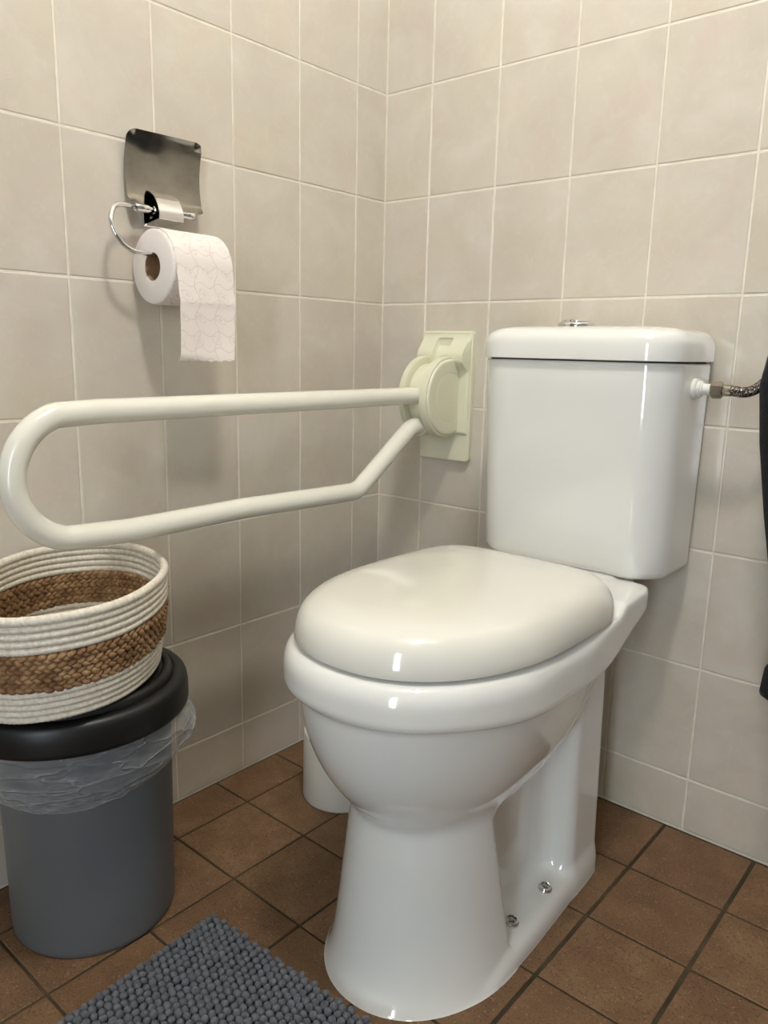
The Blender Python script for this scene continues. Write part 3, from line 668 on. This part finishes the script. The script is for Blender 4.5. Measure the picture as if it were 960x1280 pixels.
for i in range(4): rows.append(('g', z)); z += pg
z += -pg / 2 + pw / 2
nrem = int(round((ZT - z) / pw + 0.5)); pw2 = (ZT - z + pw / 2) / max(nrem, 1)
for i in range(nrem): rows.append(('w', z)); z += pw2
def chevron(s, a):
    # a: angle around the cord, s: length; small V stitches on the outward side
    h = abs(((a / PI) % 2) - 1)
    ph = (s / 0.0058 + 1.1 * h) % 1.0
    return 1 + 0.10 * math.sin(PI * ph) - 0.05
def wob(k): return lambda t: 0.0012 * math.sin(2 * t + 0.4 * k) + 0.0008 * math.sin(5 * t + k)
for k, (kind, z) in enumerate(rows):
    if kind == 'w':
        top = k == len(rows) - 1; r0 = pw * 0.56 if not top else pw * 0.66
        v, f = tube(oval_path(z, 560, lift=wob(0)), r0, 12, lambda s, a: r0 * chevron(s, a), closed=True); py_obj('rope_coil', v, f, WR.m, bas)
    else:
        vs, fs = [], []; m = 620; per = 0.034; L = 2 * PI * 0.142; nb = round(L / per)
        base = []
        for i in range(m):
            t = 2 * PI * i / m; p = oval_pt(z, t); tn = (oval_pt(z, t + 0.01) - oval_pt(z, t - 0.01)).normalized(); base.append((p, tn.cross(Vector((0, 0, 1))).normalized(), t))
        for st in range(3):
            pth = []
            for p, no, t in base:
                ph = nb * t + 2 * PI * st / 3; am = 0.0038 * (1 + 0.12 * math.sin(t * 13 + k * 3 + st)); pth.append(p + Vector((0, 0, am * math.sin(ph))) + no * (0.0027 * math.sin(2 * ph) + 0.0004 * math.sin(t * 29 + st)))
            rs = [0.0034 * (1 + 0.16 * math.sin(t * 23.0 + st * 2 + k) + 0.10 * math.sin(t * 61 + k * 5)) for _, _, t in base]
            v, f = tube(pth, 0.0037, 9, closed=True)
            # vary the radius strand by strand
            for i in range(m):
                c_ = pth[i]
                for j in range(9): q_ = v[i * 9 + j]; v[i * 9 + j] = c_ + (q_ - c_) * (rs[i] / 0.0037) * (1 + 0.10 * math.sin(j * 2.1 + i * 0.05))
            o_ = len(vs); vs += v; fs += [tuple(x + o_ for x in q) for q in f]
        sc = py_obj('seagrass_coil', vs, fs, SG.m, bas)
        sc['label'] = 'plaited brown seagrass row'
# basket floor: flat spiral of the same cord
bm_v, bm_f = [], []
for j in range(13):
    ins = 0.006 + j * 0.0083; pth = oval_path(ZB + 0.0042, 200, inset=ins); v, f = tube(pth, 0.0042, 8, closed=True) if ins < 0.105 else ([], [])
    o_ = len(bm_v); bm_v += v; bm_f += [tuple(x + o_ for x in q) for q in f]
bf_ = py_obj('basket_base', bm_v, bm_f, WR.m, bas)
# stray fibres on the seagrass and the cut end inside
fv, ff = [], []
for i in range(110):
    t = random.uniform(0, 2 * PI); z = random.choice([rows[5][1] - 0.005, rows[8][1] + 0.006, random.uniform(rows[5][1], rows[8][1])])
    side = random.choice([0.005, -0.005]); p = oval_pt(z, t, -side); tn = (oval_pt(z, t + 0.01) - oval_pt(z, t - 0.01)).normalized(); no = tn.cross(Vector((0, 0, 1))).normalized() * (1 if side > 0 else -1)
    d = (tn * random.uniform(-1, 1) + Vector((0, 0, random.uniform(-1, 1))) + no * 0.35).normalized(); L = random.uniform(0.002, 0.007)
    v, f = tube([p, p + d * L * 0.6, p + d * L + no * 0.001], 0.00032, 4); o_ = len(fv); fv += v; ff += [tuple(x + o_ for x in q) for q in f]
fb_ = py_obj('stray_fibres', fv, ff, SG.m, bas); fb_['kind'] = 'stuff'

# ------------------------------------------------------------ small white cylinder behind the bowl
v, f = lathe([(0, 0.0005), (0.068, 0.0005), (0.0705, 0.002), (0.0715, 0.006), (0.0705, 0.128), (0.0695, 0.131), (0.066, 0.132), (0.0635, 0.129), (0.0635, 0.012), (0, 0.012)], (0.2005, -0.3215, 0), n=72)
tag(py_obj('plastic_container', v, f, plastic_mat('off_white_plastic', hexc(206, 203, 190), 0.4, 0.0), angle=50), 'small round white plastic container standing on the floor behind the bowl', 'container')

# ------------------------------------------------------------ chenille mat
mat_ = thing('bath_mat', 'grey chenille bath mat with bobbly pile lying on the floor in front of the toilet', 'mat', (0.30, -0.93, 0))
MG = Mat('grey_chenille', hexc(112, 114, 116), rough=0.95, spec=0.15); MG.col(MG.ramp(MG.noise(120, 3), [(0.3, hexc(80, 83, 88)), (0.7, hexc(106, 109, 114))])); MG.bump(MG.noise(900, 2), 0.8, 0.001)
MG.b.inputs['Sheen Weight'].default_value = 0.15
O = Vector((0.298, -0.688, 0)); ang = math.radians(3.0); ux_, uy_ = Vector((math.cos(ang), math.sin(ang), 0)), Vector((math.sin(ang), -math.cos(ang), 0))
MWID, MLEN = 0.56, 0.42
bm = bmesh.new(); q = [O + ux_ * a + uy_ * b for a, b in ((0.002, 0.002), (MWID, 0.002), (MWID, MLEN), (0.002, MLEN))]
bm.free(); py_obj('mat_backing', *rings_mesh([[(p.x, p.y, z) for p in q] for z in (0.0005, 0.006)]), Mat('mat_backing_cloth', hexc(70, 72, 74), rough=1).m, mat_, smooth=False)
ico = bmesh.new(); bmesh.ops.create_icosphere(ico, subdivisions=2, radius=1.0); iv = np.array([v.co[:] for v in ico.verts]); ifc = [[v.index for v in f.verts] for f in ico.faces]; ico.free()
sp = 0.0108; vs, fs = [], []; nx_, ny_ = int(MWID / sp), int(MLEN / (sp * 0.95))
for i in range(nx_ + 1):
    for j in range(ny_ + 1):
        a = i * sp + rng.normal(0, 0.0004) + 0.003; b = j * sp * 0.95 + (0.5 * sp * 0.95 if i % 2 else 0) + rng.normal(0, 0.0005) + 0.003
        c = O + ux_ * a + uy_ * b
        if (c.x - XC) ** 2 / 0.146 ** 2 + (c.y + 0.49) ** 2 / 0.176 ** 2 < 1 and c.y < -0.4: continue
        hh = 0.0125 + rng.normal(0, 0.0006); r = 0.0054 * (1 + rng.normal(0, 0.05)); tilt = rng.normal(0, 0.0009, 2)
        P_ = iv * np.array([r, r, 0.0060]); P_[:, 0] += (iv[:, 2]) * tilt[0]; P_[:, 1] += iv[:, 2] * tilt[1]
        P_ += np.array([c.x, c.y, hh - 0.0005]); P_[:, 2] = np.maximum(P_[:, 2], 0.004)
        o_ = len(vs); vs += P_.tolist(); fs += [[x + o_ for x in q] for q in ifc]
pile = py_obj('chenille_pile', vs, fs, MG.m, mat_); pile['kind'] = 'stuff'

# ------------------------------------------------------------ black towel hanging at the right
tw = thing('towel', 'black towel hanging at the right edge beside the cistern hose', 'towel', (0.90, -0.03, 0.335))
TMt = Mat('black_terry', hexc(24, 24, 26), rough=1.0, spec=0.1); TMt.b.inputs['Sheen Weight'].default_value = 0.25; TMt.bump(TMt.noise(500, 3, 0.7), 0.9, 0.002)
zk = [0.3335, 0.336, 0.345, 0.385, 0.392, 0.46, 0.52, 0.60, 0.70, 0.78, 0.82, 0.86, 0.92, 0.97]; xk = [0.868, 0.858, 0.8555, 0.859, 0.868, 0.860, 0.848, 0.832, 0.815, 0.806, 0.812, 0.822, 0.86, 0.895]
def cloth():
    NU, NV = 70, 110; vs, fs = [], []
    for side in (0, 1):
        for k in range(NV):
            z = 0.3335 + (0.97 - 0.3335) * k / (NV - 1); xl = float(np.interp(z, zk, xk)) - 0.010; xr = 1.16 - 0.20 * ss(0.7, 0.97, z)
            for i in range(NU):
                u = i / (NU - 1); x = xl + (xr - xl) * u; fold = 0.012 * math.sin(u * 15 + z * 2) * min(1, 0.2 + 4 * u * (1 - u)) * (1.1 - 0.5 * ss(0.6, 1, z))
                th = 0.013 * (math.sin(PI * min(max(u, 0), 1)) ** 0.25 if 0 < u < 1 else 0) + 0.0006 + (0.003 if z < 0.385 else 0)
                vs.append((x, -0.125 + fold + (-th / 2 if side else th / 2), z))
    n = NU * NV
    for k in range(NV - 1):
        for i in range(NU - 1):
            a = k * NU + i; fs.append((a, a + 1, a + NU + 1, a + NU)); fs.append((n + a, n + a + NU, n + a + NU + 1, n + a + 1))
    bd = list(range(NU)) + [k * NU + NU - 1 for k in range(1, NV)] + [(NV - 1) * NU + i for i in range(NU - 2, -1, -1)] + [k * NU for k in range(NV - 2, 0, -1)]
    for q in range(len(bd)): a, b = bd[q], bd[(q + 1) % len(bd)]; fs.append((a, b, n + b, n + a))
    return vs, fs
py_obj('cloth', *cloth(), TMt.m, tw, angle=60)
v, f = tube(fillet_path([(0.93, 0.0, 0.985), (0.93, -0.108, 0.985), (0.93, -0.112, 0.955), (0.93, -0.132, 0.955), (0.93, -0.136, 0.985)], [0, .01, .008, .008, 0], 6), 0.004, 12); py_obj('hook', v, f, MAT['chrome'], tw)

settle()
